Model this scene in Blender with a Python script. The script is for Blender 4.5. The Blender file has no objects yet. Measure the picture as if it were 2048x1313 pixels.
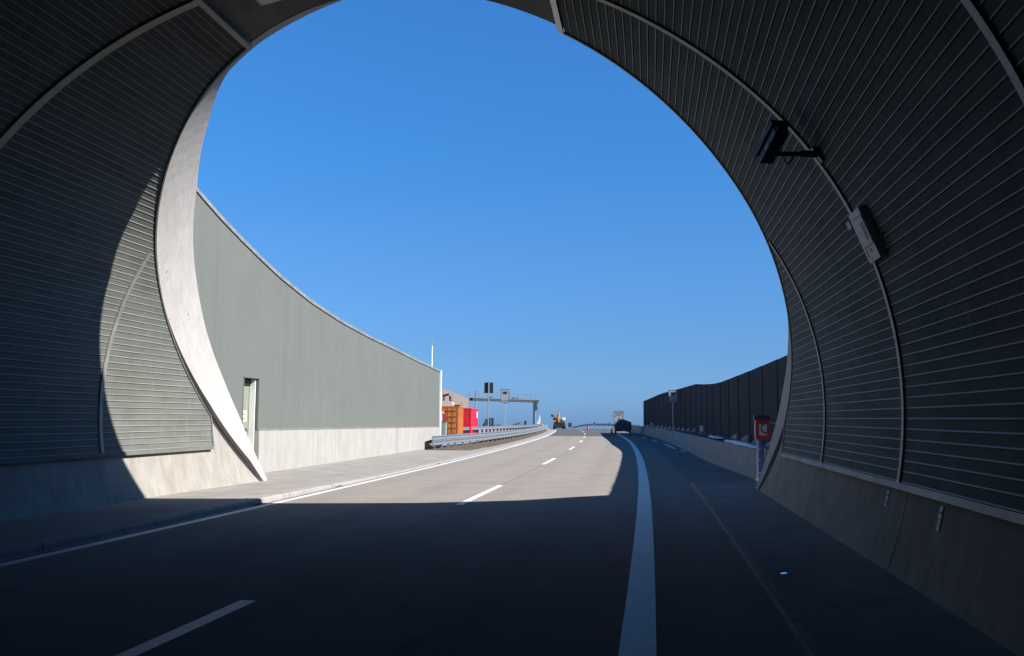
import bpy, math, random
from mathutils import Vector, Matrix
random.seed(7)
sc = bpy.context.scene
C = sc.collection

# ------------------------------------------------------------------ camera
F, CAMH = 1936.1, 1.8065
YAW, PIT, ROL = math.radians(8.597), math.radians(5.295), math.radians(0.4354)
fw = Vector((-math.sin(YAW)*math.cos(PIT), math.cos(YAW)*math.cos(PIT), math.sin(PIT)))
rt = Vector((math.cos(YAW), math.sin(YAW), 0)); up = rt.cross(fw)
r2 = rt*math.cos(ROL)+up*math.sin(ROL); u2 = -rt*math.sin(ROL)+up*math.cos(ROL)
cam = bpy.data.cameras.new('camera'); camo = bpy.data.objects.new('camera', cam); C.objects.link(camo)
cam.sensor_width = 36; cam.sensor_fit = 'HORIZONTAL'; cam.lens = F/2048*36
cam.clip_start = 0.05; cam.clip_end = 6000
camo.matrix_world = Matrix(((r2.x, u2.x, -fw.x, 0), (r2.y, u2.y, -fw.y, 0), (r2.z, u2.z, -fw.z, CAMH), (0, 0, 0, 1)))
sc.camera = camo

# ------------------------------------------------------------------ light
TOSUN = Vector((1.365, -0.341, 1.0)).normalized()
EL = math.asin(TOSUN.z); AZ = math.atan2(TOSUN.x, TOSUN.y)
w = bpy.data.worlds.new("World"); sc.world = w; w.use_nodes = True
nt = w.node_tree; bg = nt.nodes['Background']
sky = nt.nodes.new('ShaderNodeTexSky'); sky.sky_type = 'NISHITA'; sky.sun_disc = False
sky.sun_elevation = EL; sky.sun_rotation = AZ
sky.altitude = 0; sky.air_density = 1.0; sky.dust_density = 0.3; sky.ozone_density = 1.5
# deepen the blue of the clear winter sky, more so towards the horizon
tcw = nt.nodes.new('ShaderNodeTexCoord'); sxw = nt.nodes.new('ShaderNodeSeparateXYZ'); nt.links.new(tcw.outputs['Generated'], sxw.inputs[0])
crw = nt.nodes.new('ShaderNodeValToRGB'); nt.links.new(sxw.outputs[2], crw.inputs[0])
SK = [(0.0, (.174, .357, .89)), (0.068, (.188, .358, .70)), (0.165, (.211, .447, .76)), (0.265, (.186, .52, .89)), (0.40, (.206, .59, 1.0)), (0.62, (.16, .43, .68)), (1.0, (.11, .28, .43))]
while len(crw.color_ramp.elements) < len(SK): crw.color_ramp.elements.new(0.5)
for e_, (p_, c_) in zip(crw.color_ramp.elements, SK): e_.position = p_; e_.color = (*c_, 1)
mxw = nt.nodes.new('ShaderNodeMix'); mxw.data_type = 'RGBA'; mxw.blend_type = 'MULTIPLY'; mxw.inputs[0].default_value = 1
nt.links.new(sky.outputs[0], mxw.inputs[6]); nt.links.new(crw.outputs[0], mxw.inputs[7]); nt.links.new(mxw.outputs[2], bg.inputs[0])
bg.inputs[1].default_value = 0.10
sl = bpy.data.lights.new('sun', 'SUN'); sl.energy = 5.0; sl.angle = math.radians(0.53); sl.color = (1.0, 0.95, 0.88)
so = bpy.data.objects.new('sun', sl); C.objects.link(so); so.location = (30, 0, 40)
so.rotation_euler = TOSUN.to_track_quat('Z', 'Y').to_euler()
vs = sc.view_settings; vs.view_transform = 'Standard'; vs.look = 'None'; vs.gamma = 1; vs.exposure = 0.9
try: vs.use_curve_mapping = False
except Exception: pass
sc.cycles.max_bounces = 8; sc.cycles.diffuse_bounces = 3

# ------------------------------------------------------------------ road frame: s along, u to the right, z up
R = 1428.0
SLIN = 240.0
def P(s, u, z):
    if s <= SLIN:
        a = s/R
        return (-R+(R+u)*math.cos(a), (R+u)*math.sin(a), z)
    a = SLIN/R; t = s-SLIN
    return (-R+(R+u)*math.cos(a)-t*math.sin(a), (R+u)*math.sin(a)+t*math.cos(a), z)
UC = -3.79
# three-centred tunnel profile
pc, pz, pr, pphi = 1.3885, 1.9996, 5.3959, math.radians(43.302)
PR1 = pr+pc/math.cos(pphi); PZ2 = pz-pc*math.tan(pphi)
def prof(aa):   # degrees, -21.8 (right foot) .. 201.8 (left foot): x, z, normal pointing outward
    m = aa > 90
    a = math.radians(180-aa if m else aa)
    if a <= pphi: x, z = pc+pr*math.cos(a), pz+pr*math.sin(a)
    else: x, z = PR1*math.cos(a), PZ2+PR1*math.sin(a)
    nx, nz = math.cos(a), math.sin(a)
    if m: x, nx = -x, -nx
    return x, z, nx, nz
def portal_s(z): return 25.05-1.46*z
FOOT = 21.85

# ------------------------------------------------------------------ mesh helpers
class MB:
    def __init__(s): s.v = []; s.f = []; s.uv = []
    def vert(s, p, uv=(0, 0)): s.v.append(tuple(p)); s.uv.append(uv); return len(s.v)-1
    def face(s, *i): s.f.append(tuple(i))
    def poly(s, pts, uvs=None):
        s.face(*[s.vert(p, uvs[k] if uvs else (0, 0)) for k, p in enumerate(pts)])
    def hexa(s, c):   # 8 corners: bottom 0-3 ccw, top 4-7
        b = len(s.v)
        for p in c: s.vert(p, (p[0], p[2]))
        for q in ((0, 3, 2, 1), (4, 5, 6, 7), (0, 1, 5, 4), (1, 2, 6, 5), (2, 3, 7, 6), (3, 0, 4, 7)):
            s.face(*[b+k for k in q])
    def box(s, s0, s1, u0, u1, z0, z1):
        s.hexa([P(s0, u0, z0), P(s0, u1, z0), P(s1, u1, z0), P(s1, u0, z0), P(s0, u0, z1), P(s0, u1, z1), P(s1, u1, z1), P(s1, u0, z1)])
    def obox(s, o, ax, ay, az, dx, dy, dz):   # oriented box, half sizes
        o = Vector(o); c = []
        for k in (-1, 1):
            for i, j in ((-1, -1), (1, -1), (1, 1), (-1, 1)):
                c.append(o+ax*(i*dx)+ay*(j*dy)+az*(k*dz))
        s.hexa(c)
    def tube(s, pts, r, n=8, r1=None, cap=True):
        pts = [Vector(p) for p in pts]; rings = []
        for i, p in enumerate(pts):
            d = (pts[min(i+1, len(pts)-1)]-pts[max(i-1, 0)]).normalized()
            a = d.cross(Vector((0, 0, 1)))
            if a.length < 1e-3: a = Vector((1, 0, 0))
            a.normalize(); b = d.cross(a)
            rr = r if r1 is None else r+(r1-r)*i/(len(pts)-1)
            rings.append([s.vert(p+a*rr*math.cos(2*math.pi*k/n)+b*rr*math.sin(2*math.pi*k/n)) for k in range(n)])
        for A, B in zip(rings, rings[1:]):
            for k in range(n): s.face(A[k], A[(k+1) % n], B[(k+1) % n], B[k])
        if cap: s.face(*rings[0][::-1]); s.face(*rings[-1])
    def prism(s, pts, d):   # polygon points extruded by vector d
        d = Vector(d); n = len(pts)
        a = [s.vert(Vector(p)) for p in pts]; b = [s.vert(Vector(p)+d) for p in pts]
        s.face(*a[::-1]); s.face(*b)
        for k in range(n): s.face(a[k], a[(k+1) % n], b[(k+1) % n], b[k])
    def grid(s, rows, uvs=None, flip=False):
        ids = [[s.vert(p, uvs[i][j] if uvs else (0, 0)) for j, p in enumerate(r)] for i, r in enumerate(rows)]
        for A, B in zip(ids, ids[1:]):
            for k in range(len(A)-1):
                q = (A[k], A[k+1], B[k+1], B[k])
                s.face(*(q[::-1] if flip else q))
    def build(s, name, m, parent=None, smooth=False):
        me = bpy.data.meshes.new(name); me.from_pydata(s.v, [], s.f)
        uvl = me.uv_layers.new(name='UVMap')
        for l in me.loops: uvl.data[l.index].uv = s.uv[l.vertex_index]
        if m: me.materials.append(m)
        if smooth:
            for p in me.polygons: p.use_smooth = True
        me.update()
        o = bpy.data.objects.new(name, me); C.objects.link(o)
        if parent is not None:
            o.parent = parent
            o.matrix_parent_inverse = Matrix.Translation(parent_world(parent)).inverted()
        return o
def parent_world(p):
    v = Vector((0, 0, 0))
    while p is not None:
        v = v+p.location; p = p.parent
        if p is not None: break
    return v
def tag(o, label, cat, group=None):
    o['label'] = label; o['category'] = cat
    if group: o['group'] = group
    return o
def struct(o, kind='structure'): o['kind'] = kind; return o
def thing(name, loc, label, cat, group=None):
    o = bpy.data.objects.new(name, None); o.empty_display_size = 0.3; C.objects.link(o); o.location = loc
    return tag(o, label, cat, group)

# ------------------------------------------------------------------ materials
def mat(name, col, rough=0.6, metal=0.0, var=0.12, scale=4.0, bump=0.0, bscale=40.0, spec=0.5, uv=False, stretch=None, col2=None):
    m = bpy.data.materials.new(name); m.use_nodes = True
    n = m.node_tree.nodes; L = m.node_tree.links; b = n['Principled BSDF']
    b.inputs['Roughness'].default_value = rough; b.inputs['Metallic'].default_value = metal
    b.inputs['Specular IOR Level'].default_value = spec
    tc = n.new('ShaderNodeTexCoord'); src = tc.outputs['UV' if uv else 'Object']
    mp = n.new('ShaderNodeMapping'); L.new(src, mp.inputs[0])
    if stretch: mp.inputs['Scale'].default_value = stretch
    nz = n.new('ShaderNodeTexNoise'); nz.inputs['Scale'].default_value = scale; nz.inputs['Detail'].default_value = 6; nz.inputs['Roughness'].default_value = 0.65
    L.new(mp.outputs[0], nz.inputs['Vector'])
    rp = n.new('ShaderNodeValToRGB'); L.new(nz.outputs[0], rp.inputs[0])
    c2 = col2 or [c*(1-var*1.6) for c in col]
    rp.color_ramp.elements[0].position = 0.32; rp.color_ramp.elements[1].position = 0.68
    rp.color_ramp.elements[0].color = (*c2, 1); rp.color_ramp.elements[1].color = (*[min(1, c*(1+var)) for c in col], 1)
    L.new(rp.outputs[0], b.inputs['Base Color'])
    m['_c'] = 0
    if bump:
        n2 = n.new('ShaderNodeTexNoise'); n2.inputs['Scale'].default_value = bscale; n2.inputs['Detail'].default_value = 4
        L.new(src, n2.inputs['Vector'])
        bp = n.new('ShaderNodeBump'); bp.inputs['Strength'].default_value = bump; bp.inputs['Distance'].default_value = 0.01
        L.new(n2.outputs[0], bp.inputs['Height']); L.new(bp.outputs[0], b.inputs['Normal'])
    return m
def basecol(m):
    b = m.node_tree.nodes['Principled BSDF']; return b.inputs['Base Color'].links[0].from_socket
def mulcol(m, fac_socket, col):   # mix base towards col by factor
    n = m.node_tree.nodes; L = m.node_tree.links; b = n['Principled BSDF']
    mx = n.new('ShaderNodeMix'); mx.data_type = 'RGBA'
    old = basecol(m); L.new(fac_socket, mx.inputs[0]); L.new(old, mx.inputs[6]); mx.inputs[7].default_value = (*col, 1)
    L.new(mx.outputs[2], b.inputs['Base Color'])
def ramp(m, sock, p0, p1, lo=0.0, hi=1.0):
    n = m.node_tree.nodes; L = m.node_tree.links
    r = n.new('ShaderNodeMapRange'); r.inputs[1].default_value = p0; r.inputs[2].default_value = p1
    r.inputs[3].default_value = lo; r.inputs[4].default_value = hi
    L.new(sock, r.inputs[0]); return r.outputs[0]
def coord(m, uv=False):
    n = m.node_tree.nodes; tc = n.new('ShaderNodeTexCoord'); return tc.outputs['UV' if uv else 'Object']
def noise_fac(m, scale, p0, p1, hi=1.0, stretch=None, uv=False, detail=5):
    n = m.node_tree.nodes; L = m.node_tree.links
    mp = n.new('ShaderNodeMapping'); L.new(coord(m, uv), mp.inputs[0])
    if stretch: mp.inputs['Scale'].default_value = stretch
    z = n.new('ShaderNodeTexNoise'); z.inputs['Scale'].default_value = scale; z.inputs['Detail'].default_value = detail
    L.new(mp.outputs[0], z.inputs['Vector']); return ramp(m, z.outputs[0], p0, p1, 0, hi)
def pits(m, scale, size, col, hi=0.8):
    n = m.node_tree.nodes; L = m.node_tree.links
    v = n.new('ShaderNodeTexVoronoi'); v.inputs['Scale'].default_value = scale
    nz = n.new('ShaderNodeTexNoise'); nz.inputs['Scale'].default_value = scale*3; L.new(coord(m), nz.inputs['Vector'])
    ad = n.new('ShaderNodeVectorMath'); ad.operation = 'MULTIPLY_ADD'; ad.inputs[1].default_value = (0.12,)*3
    L.new(nz.outputs[1], ad.inputs[0]); L.new(coord(m), ad.inputs[2]); L.new(ad.outputs[0], v.inputs['Vector'])
    L2 = ramp(m, v.outputs['Distance'], size, size*0.4, 0, hi)
    # only some of the cells carry a pit
    sp = n.new('ShaderNodeSeparateColor'); L.new(v.outputs['Color'], sp.inputs[0])
    k = n.new('ShaderNodeMath'); k.operation = 'GREATER_THAN'; k.inputs[1].default_value = 0.72; L.new(sp.outputs[0], k.inputs[0])
    mu = n.new('ShaderNodeMath'); mu.operation = 'MULTIPLY'; L.new(L2, mu.inputs[0]); L.new(k.outputs[0], mu.inputs[1])
    mulcol(m, mu.outputs[0], col)
def periodic(m, axis, period, width, col, hi=0.7, uv=True, off=0.0, wob=0.0):
    n = m.node_tree.nodes; L = m.node_tree.links
    s = n.new('ShaderNodeSeparateXYZ'); L.new(coord(m, uv), s.inputs[0]); src = s.outputs[axis]
    a = n.new('ShaderNodeMath'); a.operation = 'ADD'; a.inputs[1].default_value = off+1000*period; L.new(src, a.inputs[0])
    d = n.new('ShaderNodeMath'); d.operation = 'DIVIDE'; d.inputs[1].default_value = period; L.new(a.outputs[0], d.inputs[0])
    f = n.new('ShaderNodeMath'); f.operation = 'FRACT'; L.new(d.outputs[0], f.inputs[0])
    k = n.new('ShaderNodeMath'); k.operation = 'LESS_THAN'; k.inputs[1].default_value = width/period; L.new(f.outputs[0], k.inputs[0])
    h = n.new('ShaderNodeMath'); h.operation = 'MULTIPLY'; h.inputs[1].default_value = hi; L.new(k.outputs[0], h.inputs[0])
    mulcol(m, h.outputs[0], col)

M = {}
m = M['concrete'] = mat('cast_concrete', (0.315, 0.298, 0.272), 0.85, var=0.10, scale=1.6, bump=0.25, bscale=30, spec=0.0)
mulcol(m, noise_fac(m, 6, 0.48, 0.70, 0.45, (1, 1, 0.10)), (0.21, 0.195, 0.165))
mulcol(m, noise_fac(m, 0.7, 0.5, 0.8, 0.4), (0.23, 0.205, 0.17)); pits(m, 4.5, 0.10, (0.12, 0.11, 0.10))
m = M['board_concrete'] = mat('board_marked_concrete', (0.455, 0.435, 0.418), 0.85, var=0.05, scale=2.0, bump=0.2, bscale=30, spec=0.0)
mulcol(m, noise_fac(m, 3.0, 0.47, 0.70, 0.5, (0.35, 6.0, 1), uv=True), (0.36, 0.342, 0.327))
mulcol(m, noise_fac(m, 9.0, 0.55, 0.62, 0.35, (0.25, 6.0, 1), uv=True), (0.29, 0.275, 0.262)); pits(m, 2.6, 0.10, (0.13, 0.12, 0.11))
m = M['wall_concrete'] = mat('streaked_wall_concrete', (0.345, 0.332, 0.316), 0.85, var=0.06, scale=1.2, bump=0.2, bscale=30, spec=0.0)
mulcol(m, noise_fac(m, 5, 0.47, 0.72, 0.55, (2.2, 2.2, 0.10)), (0.245, 0.228, 0.205)); pits(m, 3.5, 0.06, (0.15, 0.14, 0.12))
m = M['barrier_concrete'] = mat('barrier_concrete', (0.33, 0.32, 0.29), 0.85, var=0.1, scale=1.2, bump=0.2, spec=0.0)
mulcol(m, noise_fac(m, 4, 0.5, 0.75, 0.5, (1, 1, 0.3)), (0.21, 0.20, 0.165))
m = M['road'] = mat('concrete_carriageway', (0.285, 0.262, 0.243), 0.8, var=0.05, scale=0.8, bump=0.15, bscale=60, spec=0.0)
mulcol(m, noise_fac(m, 1.0, 0.5, 0.72, 0.35, (1.0, 0.07, 1), uv=True), (0.235, 0.215, 0.20))
mulcol(m, noise_fac(m, 30, 0.45, 0.8, 0.25), (0.34, 0.32, 0.30))
mulcol(m, noise_fac(m, 0.5, 0.56, 0.70, 0.35, (0.5, 1.0, 1), uv=True), (0.23, 0.208, 0.195))
n_ = m.node_tree.nodes; l_ = m.node_tree.links
sx_ = n_.new('ShaderNodeSeparateXYZ'); l_.new(coord(m, True), sx_.inputs[0])
wv = n_.new('ShaderNodeMath'); wv.operation = 'SINE'; wm = n_.new('ShaderNodeMath'); wm.operation = 'MULTIPLY_ADD'; wm.inputs[1].default_value = 2*math.pi/1.85; wm.inputs[2].default_value = 1.1
l_.new(sx_.outputs[0], wm.inputs[0]); l_.new(wm.outputs[0], wv.inputs[0]); mulcol(m, ramp(m, wv.outputs[0], 0.1, 1.0, 0, 0.22), (0.20, 0.182, 0.168))
mulcol(m, noise_fac(m, 2.2, 0.63, 0.69, 0.45, (1.0, 0.5, 1), uv=True), (0.17, 0.155, 0.145))
periodic(m, 1, 5.0, 0.018, (0.13, 0.12, 0.115), 0.6)
m = M['shoulder'] = mat('shoulder_concrete', (0.27, 0.25, 0.235), 0.72, var=0.12, scale=0.7, bump=0.2, spec=0.0)
mulcol(m, noise_fac(m, 0.6, 0.48, 0.60, 0.5, (0.6, 0.55, 1), uv=True), (0.20, 0.187, 0.177))
mulcol(m, noise_fac(m, 1.4, 0.60, 0.66, 0.55, (0.25, 1.2, 1), uv=True), (0.13, 0.123, 0.118))
periodic(m, 1, 5.0, 0.03, (0.10, 0.095, 0.09), 0.7)
m = M['asphalt'] = mat('asphalt', (0.105, 0.105, 0.108), 0.85, var=0.15, scale=2, bump=0.3, spec=0.3)
m = M['pavement'] = mat('pavement_concrete', (0.31, 0.292, 0.275), 0.85, var=0.1, scale=1.3, bump=0.2, spec=0.0)
mulcol(m, noise_fac(m, 0.9, 0.5, 0.7, 0.5, (1, 0.3, 1), uv=True), (0.235, 0.22, 0.205)); pits(m, 1.2, 0.05, (0.1, 0.09, 0.08))
M['kerb'] = mat('kerb_concrete', (0.335, 0.32, 0.305), 0.8, var=0.12, scale=3, bump=0.2, spec=0.0)
periodic(M['kerb'], 1, 3.0, 0.03, (0.08, 0.08, 0.08), 0.8)
m = M['paint'] = mat('road_paint', (0.78, 0.78, 0.76), 0.6, var=0.04, scale=8, spec=0.4)
mulcol(m, noise_fac(m, 14, 0.55, 0.72, 0.55), (0.42, 0.405, 0.385))
mulcol(m, noise_fac(m, 60, 0.60, 0.66, 0.6), (0.33, 0.31, 0.29))
mulcol(m, noise_fac(m, 1.2, 0.5, 0.7, 0.4), (0.55, 0.53, 0.50))
m = M['slat'] = mat('painted_metal_slat', (0.152, 0.158, 0.142), 0.7, 0.0, var=0.10, scale=1.5, spec=0.02, stretch=(1, 0.25, 6))
mulcol(m, noise_fac(m, 0.8, 0.45, 0.75, 0.35), (0.122, 0.130, 0.119))
mulcol(m, noise_fac(m, 2.2, 0.50, 0.66, 0.45, (1, 0.5, 1)), (0.095, 0.10, 0.090)); mulcol(m, noise_fac(m, 5.0, 0.55, 0.70, 0.35, (1, 1, 0.25)), (0.20, 0.198, 0.178))
M['slat_edge'] = mat('slat_lip_highlight', (0.235, 0.243, 0.222), 0.5, 0.0, var=0.15, scale=2, spec=0.3, stretch=(1, 0.3, 4))  # paler lip colour paints in the highlight line along each slat rib
m = M['alu'] = mat('aluminium_trim', (0.25, 0.26, 0.24), 0.5, 0.2, var=0.18, scale=3, spec=0.5)
mulcol(m, noise_fac(m, 1.7, 0.62, 0.70, 0.55), (0.20, 0.12, 0.10)); mulcol(m, noise_fac(m, 1.3, 0.66, 0.72, 0.45), (0.16, 0.22, 0.33))
M['rail'] = mat('dull_aluminium_rail', (0.17, 0.175, 0.165), 0.5, 0.2, var=0.35, scale=1.2)
M['alu_clean'] = mat('clean_aluminium', (0.42, 0.43, 0.42), 0.38, 0.6, var=0.08, scale=5)
m = M['wallpanel'] = mat('grey_wall_panel', (0.138, 0.148, 0.136), 0.6, 0, var=0.03, scale=0.6, spec=0.2)
mulcol(m, noise_fac(m, 1.2, 0.46, 0.72, 0.45, (3, 3, 0.04)), (0.116, 0.124, 0.114))
M['joint'] = mat('bitumen_joint', (0.025, 0.023, 0.026), 0.8, var=0.1)
M['galv'] = mat('galvanised_steel', (0.30, 0.33, 0.365), 0.42, 0.55, var=0.12, scale=3)
M['galv_post'] = mat('galvanised_post', (0.36, 0.38, 0.40), 0.5, 0.5, var=0.15, scale=3)
M['steel'] = mat('grey_blue_steel', (0.16, 0.18, 0.21), 0.5, 0.2, var=0.1)
M['black'] = mat('black_plastic', (0.018, 0.02, 0.024), 0.5, var=0.2)
M['blackboard'] = mat('black_sign_back', (0.03, 0.035, 0.045), 0.6, var=0.15)
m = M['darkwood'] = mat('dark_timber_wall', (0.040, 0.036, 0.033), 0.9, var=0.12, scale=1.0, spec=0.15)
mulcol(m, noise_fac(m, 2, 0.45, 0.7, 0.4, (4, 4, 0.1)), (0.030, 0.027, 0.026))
m = M['pinkwall'] = mat('brown_grey_timber_wall', (0.225, 0.18, 0.16), 0.85, var=0.08, scale=1.0, spec=0.15)
mulcol(m, noise_fac(m, 1, 0.45, 0.7, 0.5, (4, 4, 0.02)), (0.165, 0.132, 0.12))
M['red'] = mat('red_paint', (0.60, 0.015, 0.035), 0.4, var=0.08, scale=1)
M['phonered'] = mat('phone_red', (0.42, 0.045, 0.035), 0.4, var=0.1, scale=6)
m = M['orange'] = mat('orange_container_paint', (0.46, 0.15, 0.035), 0.55, var=0.1, scale=1.5)
mulcol(m, noise_fac(m, 3, 0.55, 0.75, 0.6, (1, 1, 0.3)), (0.22, 0.075, 0.03))
M['white'] = mat('white_paint', (0.78, 0.78, 0.77), 0.5, var=0.05, scale=3)
M['offwhite'] = mat('grey_white_box', (0.52, 0.52, 0.48), 0.5, var=0.08, scale=6)
M['signface'] = mat('pale_grey_sign_face', (0.33, 0.34, 0.35), 0.5, var=0.06, scale=3)
M['bluepipe'] = mat('blue_pipe', (0.03, 0.105, 0.36), 0.45, var=0.12, scale=8)
M['snow'] = mat('old_snow', (0.62, 0.67, 0.76), 0.7, var=0.08, scale=5, bump=0.5, bscale=8)
m = M['soil'] = mat('bare_soil', (0.135, 0.105, 0.075), 0.95, var=0.25, scale=1.5, bump=0.8, bscale=6, spec=0.1)
m = M['terrain'] = mat('dry_grass_ground', (0.12, 0.105, 0.062), 0.95, var=0.3, scale=0.3, bump=0.8, bscale=3, spec=0.1)
M['doorpaint'] = mat('grey_green_door_paint', (0.215, 0.235, 0.195), 0.45, var=0.05, scale=2)
M['yellowsign'] = mat('pale_yellow_sign', (0.72, 0.74, 0.42), 0.5, var=0.03)
M['ink'] = mat('dark_print', (0.05, 0.055, 0.05), 0.6, var=0.1)
M['teal'] = mat('dark_teal_paint', (0.02, 0.09, 0.095), 0.5, var=0.15)
M['yellow'] = mat('ochre_machine_paint', (0.42, 0.22, 0.07), 0.5, var=0.15, scale=4)
M['salmon'] = mat('faded_orange_machine_paint', (0.55, 0.25, 0.13), 0.5, var=0.12, scale=4)
M['rubber'] = mat('black_rubber', (0.02, 0.02, 0.02), 0.8, var=0.2)
M['tarp'] = mat('dark_tarpaulin', (0.055, 0.065, 0.075), 0.6, var=0.25, scale=3, bump=0.4, bscale=6)
M['leaf'] = mat('bare_winter_twigs', (0.075, 0.072, 0.062), 0.9, var=0.25, scale=2)
M['glass'] = mat('dark_glass', (0.03, 0.05, 0.07), 0.08, var=0.05, spec=0.8)
M['bin'] = mat('grey_green_plastic', (0.26, 0.31, 0.29), 0.5, var=0.1, scale=2)
M['chrome'] = mat('polished_marker_mirror', (0.9, 0.9, 0.9), 0.06, 1.0, var=0.02)
M['lamp_glass'] = mat('frosted_lamp_glass', (0.75, 0.74, 0.60), 0.4, var=0.03)

# ------------------------------------------------------------------ ground, road, pavements
def svals(a, b, step):
    n = max(1, int(round((b-a)/step))); return [a+(b-a)*k/n for k in range(n+1)]
def crest(s):      # height of the land: level to the crest, then falling away
    if s < 160: return 0.0
    t = s-160; return -0.00035*t*t if t < 60 else -1.26-(t-60)*0.042
def sheet(name, m, u0, u1, s0, s1, z, step=2.5, parent=None, nu=1):
    mb = MB(); ss = svals(s0, s1, step); rows = []; uvs = []
    f0 = u0 if callable(u0) else (lambda s: u0); f1 = u1 if callable(u1) else (lambda s: u1)
    for s in ss:
        rows.append([P(s, f0(s)+(f1(s)-f0(s))*k/nu, z+crest(s)) for k in range(nu+1)])
        uvs.append([(f0(s)+(f1(s)-f0(s))*k/nu, s) for k in range(nu+1)])
    mb.grid(rows, uvs); return mb.build(name, m, parent)
# one big ground sheet
mb = MB(); us = [-400, -200, -90, -50, -32, -24, -18, -14, -12.4, 0, 4.6, 8, 14, 22, 40, 90, 200, 400]
ss = [26, 30, 35, 40, 50, 60, 70, 80, 90, 100, 110, 120, 130, 140, 150, 160, 165, 170, 180, 190, 200, 220, 260, 320, 420, 600, 900, 1400, 2200]
def ground_z(s, u):
    b = crest(s)-0.035
    r = random.Random(int(s*31+u*17))
    if u < -42: b += r.uniform(-.06, .10)
    elif u < -11 and s < 152: b -= .06
    if u > 4.7: b += 1.0*min(1, (u-4.5)/2)*(1 if s < 119 else 0)
    return b
mb.grid([[P(s, u, ground_z(s, u)) for u in us] for s in ss])
struct(mb.build('ground', M['terrain']))
road = struct(sheet('road', M['road'], -7.95, 1.15, -90, 99, 0.0, 3, nu=4))
# expansion joints, cut lines along the carriageway
mb = MB()
for u in (-3.93,):
    rows = [[P(s, u-0.008, 0.0035), P(s, u+0.008, 0.0035)] for s in svals(-30, 99, 3)]; mb.grid(rows)
mb.build('lane_joint', M['joint'], road)
struct(sheet('far_asphalt_road', M['asphalt'], -7.95, 4.2, 99, 240, 0.0, 3, nu=4))
struct(sheet('hard_shoulder', M['shoulder'], 1.15, lambda s: 4.3 if s < 32 else 3.3, 27.6, 99, -0.002, 3, nu=2))
mb = MB()   # slab change plate
mb.grid([[P(98.75, u, 0.004), P(99.05, u, 0.004)] for u in (-7.95, -5, -2, 1.1)], flip=True); mb.build('road_end_strip', M['kerb'], road)
# markings
def line(name, u, wdt, s0, s1, parent=road, z=0.005):
    return sheet(name, M['paint'], u-wdt/2, u+wdt/2, s0, s1, z, 1.5, parent)
line('edge_line', -0.149, 0.29, -30, 116); line('edge_line', -7.75, 0.17, -30, 150)
line('edge_line', 2.7, 0.2, 118, 175)
for k in range(-2, 9):
    c0 = 22.93+18*k+(1.3 if k == -1 else 0); line('lane_dash', -3.95, 0.16, c0-3, c0+3)
for k in range(4):     # hatching of the merging lane
    mb = MB(); s0 = 128+k*7
    mb.poly([P(s0, 0.6, 0.005), P(s0+0.6, 0.6, 0.005), P(s0+3, 2.5, 0.005), P(s0+2.4, 2.5, 0.005)]); mb.build('hatch_mark', M['paint'], road)
# left pavement with kerb and gutter
mb = MB()
for (a, b) in (((-10.6, -8.3),) if False else ()): pass
ss = svals(-90, 24.4, 2.5)+svals(24.6, 51.7, 2.5)+[51.9, 55, 57.5]
hp = lambda s: 0.10 if s < 21 else max(0.035, 0.10-(s-21)*0.008)
ul = lambda s: -10.6 if s < 24.5 else (-12.15 if s < 51.8 else -9.05)
rows = []; uvs = []
for s in ss:
    rows.append([P(s, ul(s), hp(s)), P(s, max(ul(s)+.2, -9.6), hp(s)), P(s, -8.31, hp(s))]); uvs.append([(ul(s), s), (-9.6, s), (-8.31, s)])
mb.grid(rows, uvs); struct(mb.build('left_pavement', M['pavement']))
mb = MB(); ss2 = svals(-90, 150, 2.5); rows = []; uvs = []
for s in ss2:
    h = hp(s)+0.008
    rows.append([P(s, -8.31, 0.02), P(s, -8.31, h), P(s, -8.03, h), P(s, -8.0, h*.75), P(s, -8.0, 0.006), P(s, -7.905, 0.006), P(s, -7.90, -0.02)])
    uvs.append([(u, s) for u in (0, .02, .3, .34, .43, .6, .62)])
mb.grid(rows, uvs); struct(mb.build('left_kerb', M['kerb']))
sheet('gutter_seam', M['joint'], -7.899, -7.845, -60, 60, 0.0035, 3, road)
# three gully slots in the kerb line
gm = MB()
for s in (18.9, 24.3, 37.0): gm.box(s, s+0.45, -7.995, -7.93, 0.011, 0.016)
gm.build('gully_slot', M['joint'], road)
# right walkway inside the tunnel
mb = MB(); ss = svals(-90, 27.6, 2.5); rows = []; uvs = []
for s in ss:
    rows.append([P(s, 1.15, -0.01), P(s, 1.15, 0.035), P(s, 1.17, 0.05), P(s, 1.32, 0.05), P(s, 1.325, 0.047), P(s, 2.9, 0.047)])
    uvs.append([(u, s) for u in (1.1, 1.15, 1.19, 1.3, 1.32, 2.9)])
mb.grid(rows, uvs)
mb.poly([P(27.6, 1.15, -.01), P(27.6, 2.9, -.01), P(27.6, 2.9, .047), P(27.6, 1.17, .047)])
struct(mb.build('right_walkway', M['pavement']))
mb = MB(); mb.grid([[P(s, 1.18, 0.0535), P(s, 1.25, 0.0535)] for s in svals(-90, 27.5, 2.5)], [[(0, s), (.13, s)] for s in svals(-90, 27.5, 2.5)])
struct(mb.build('right_walkway_kerb', M['kerb']))
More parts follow.
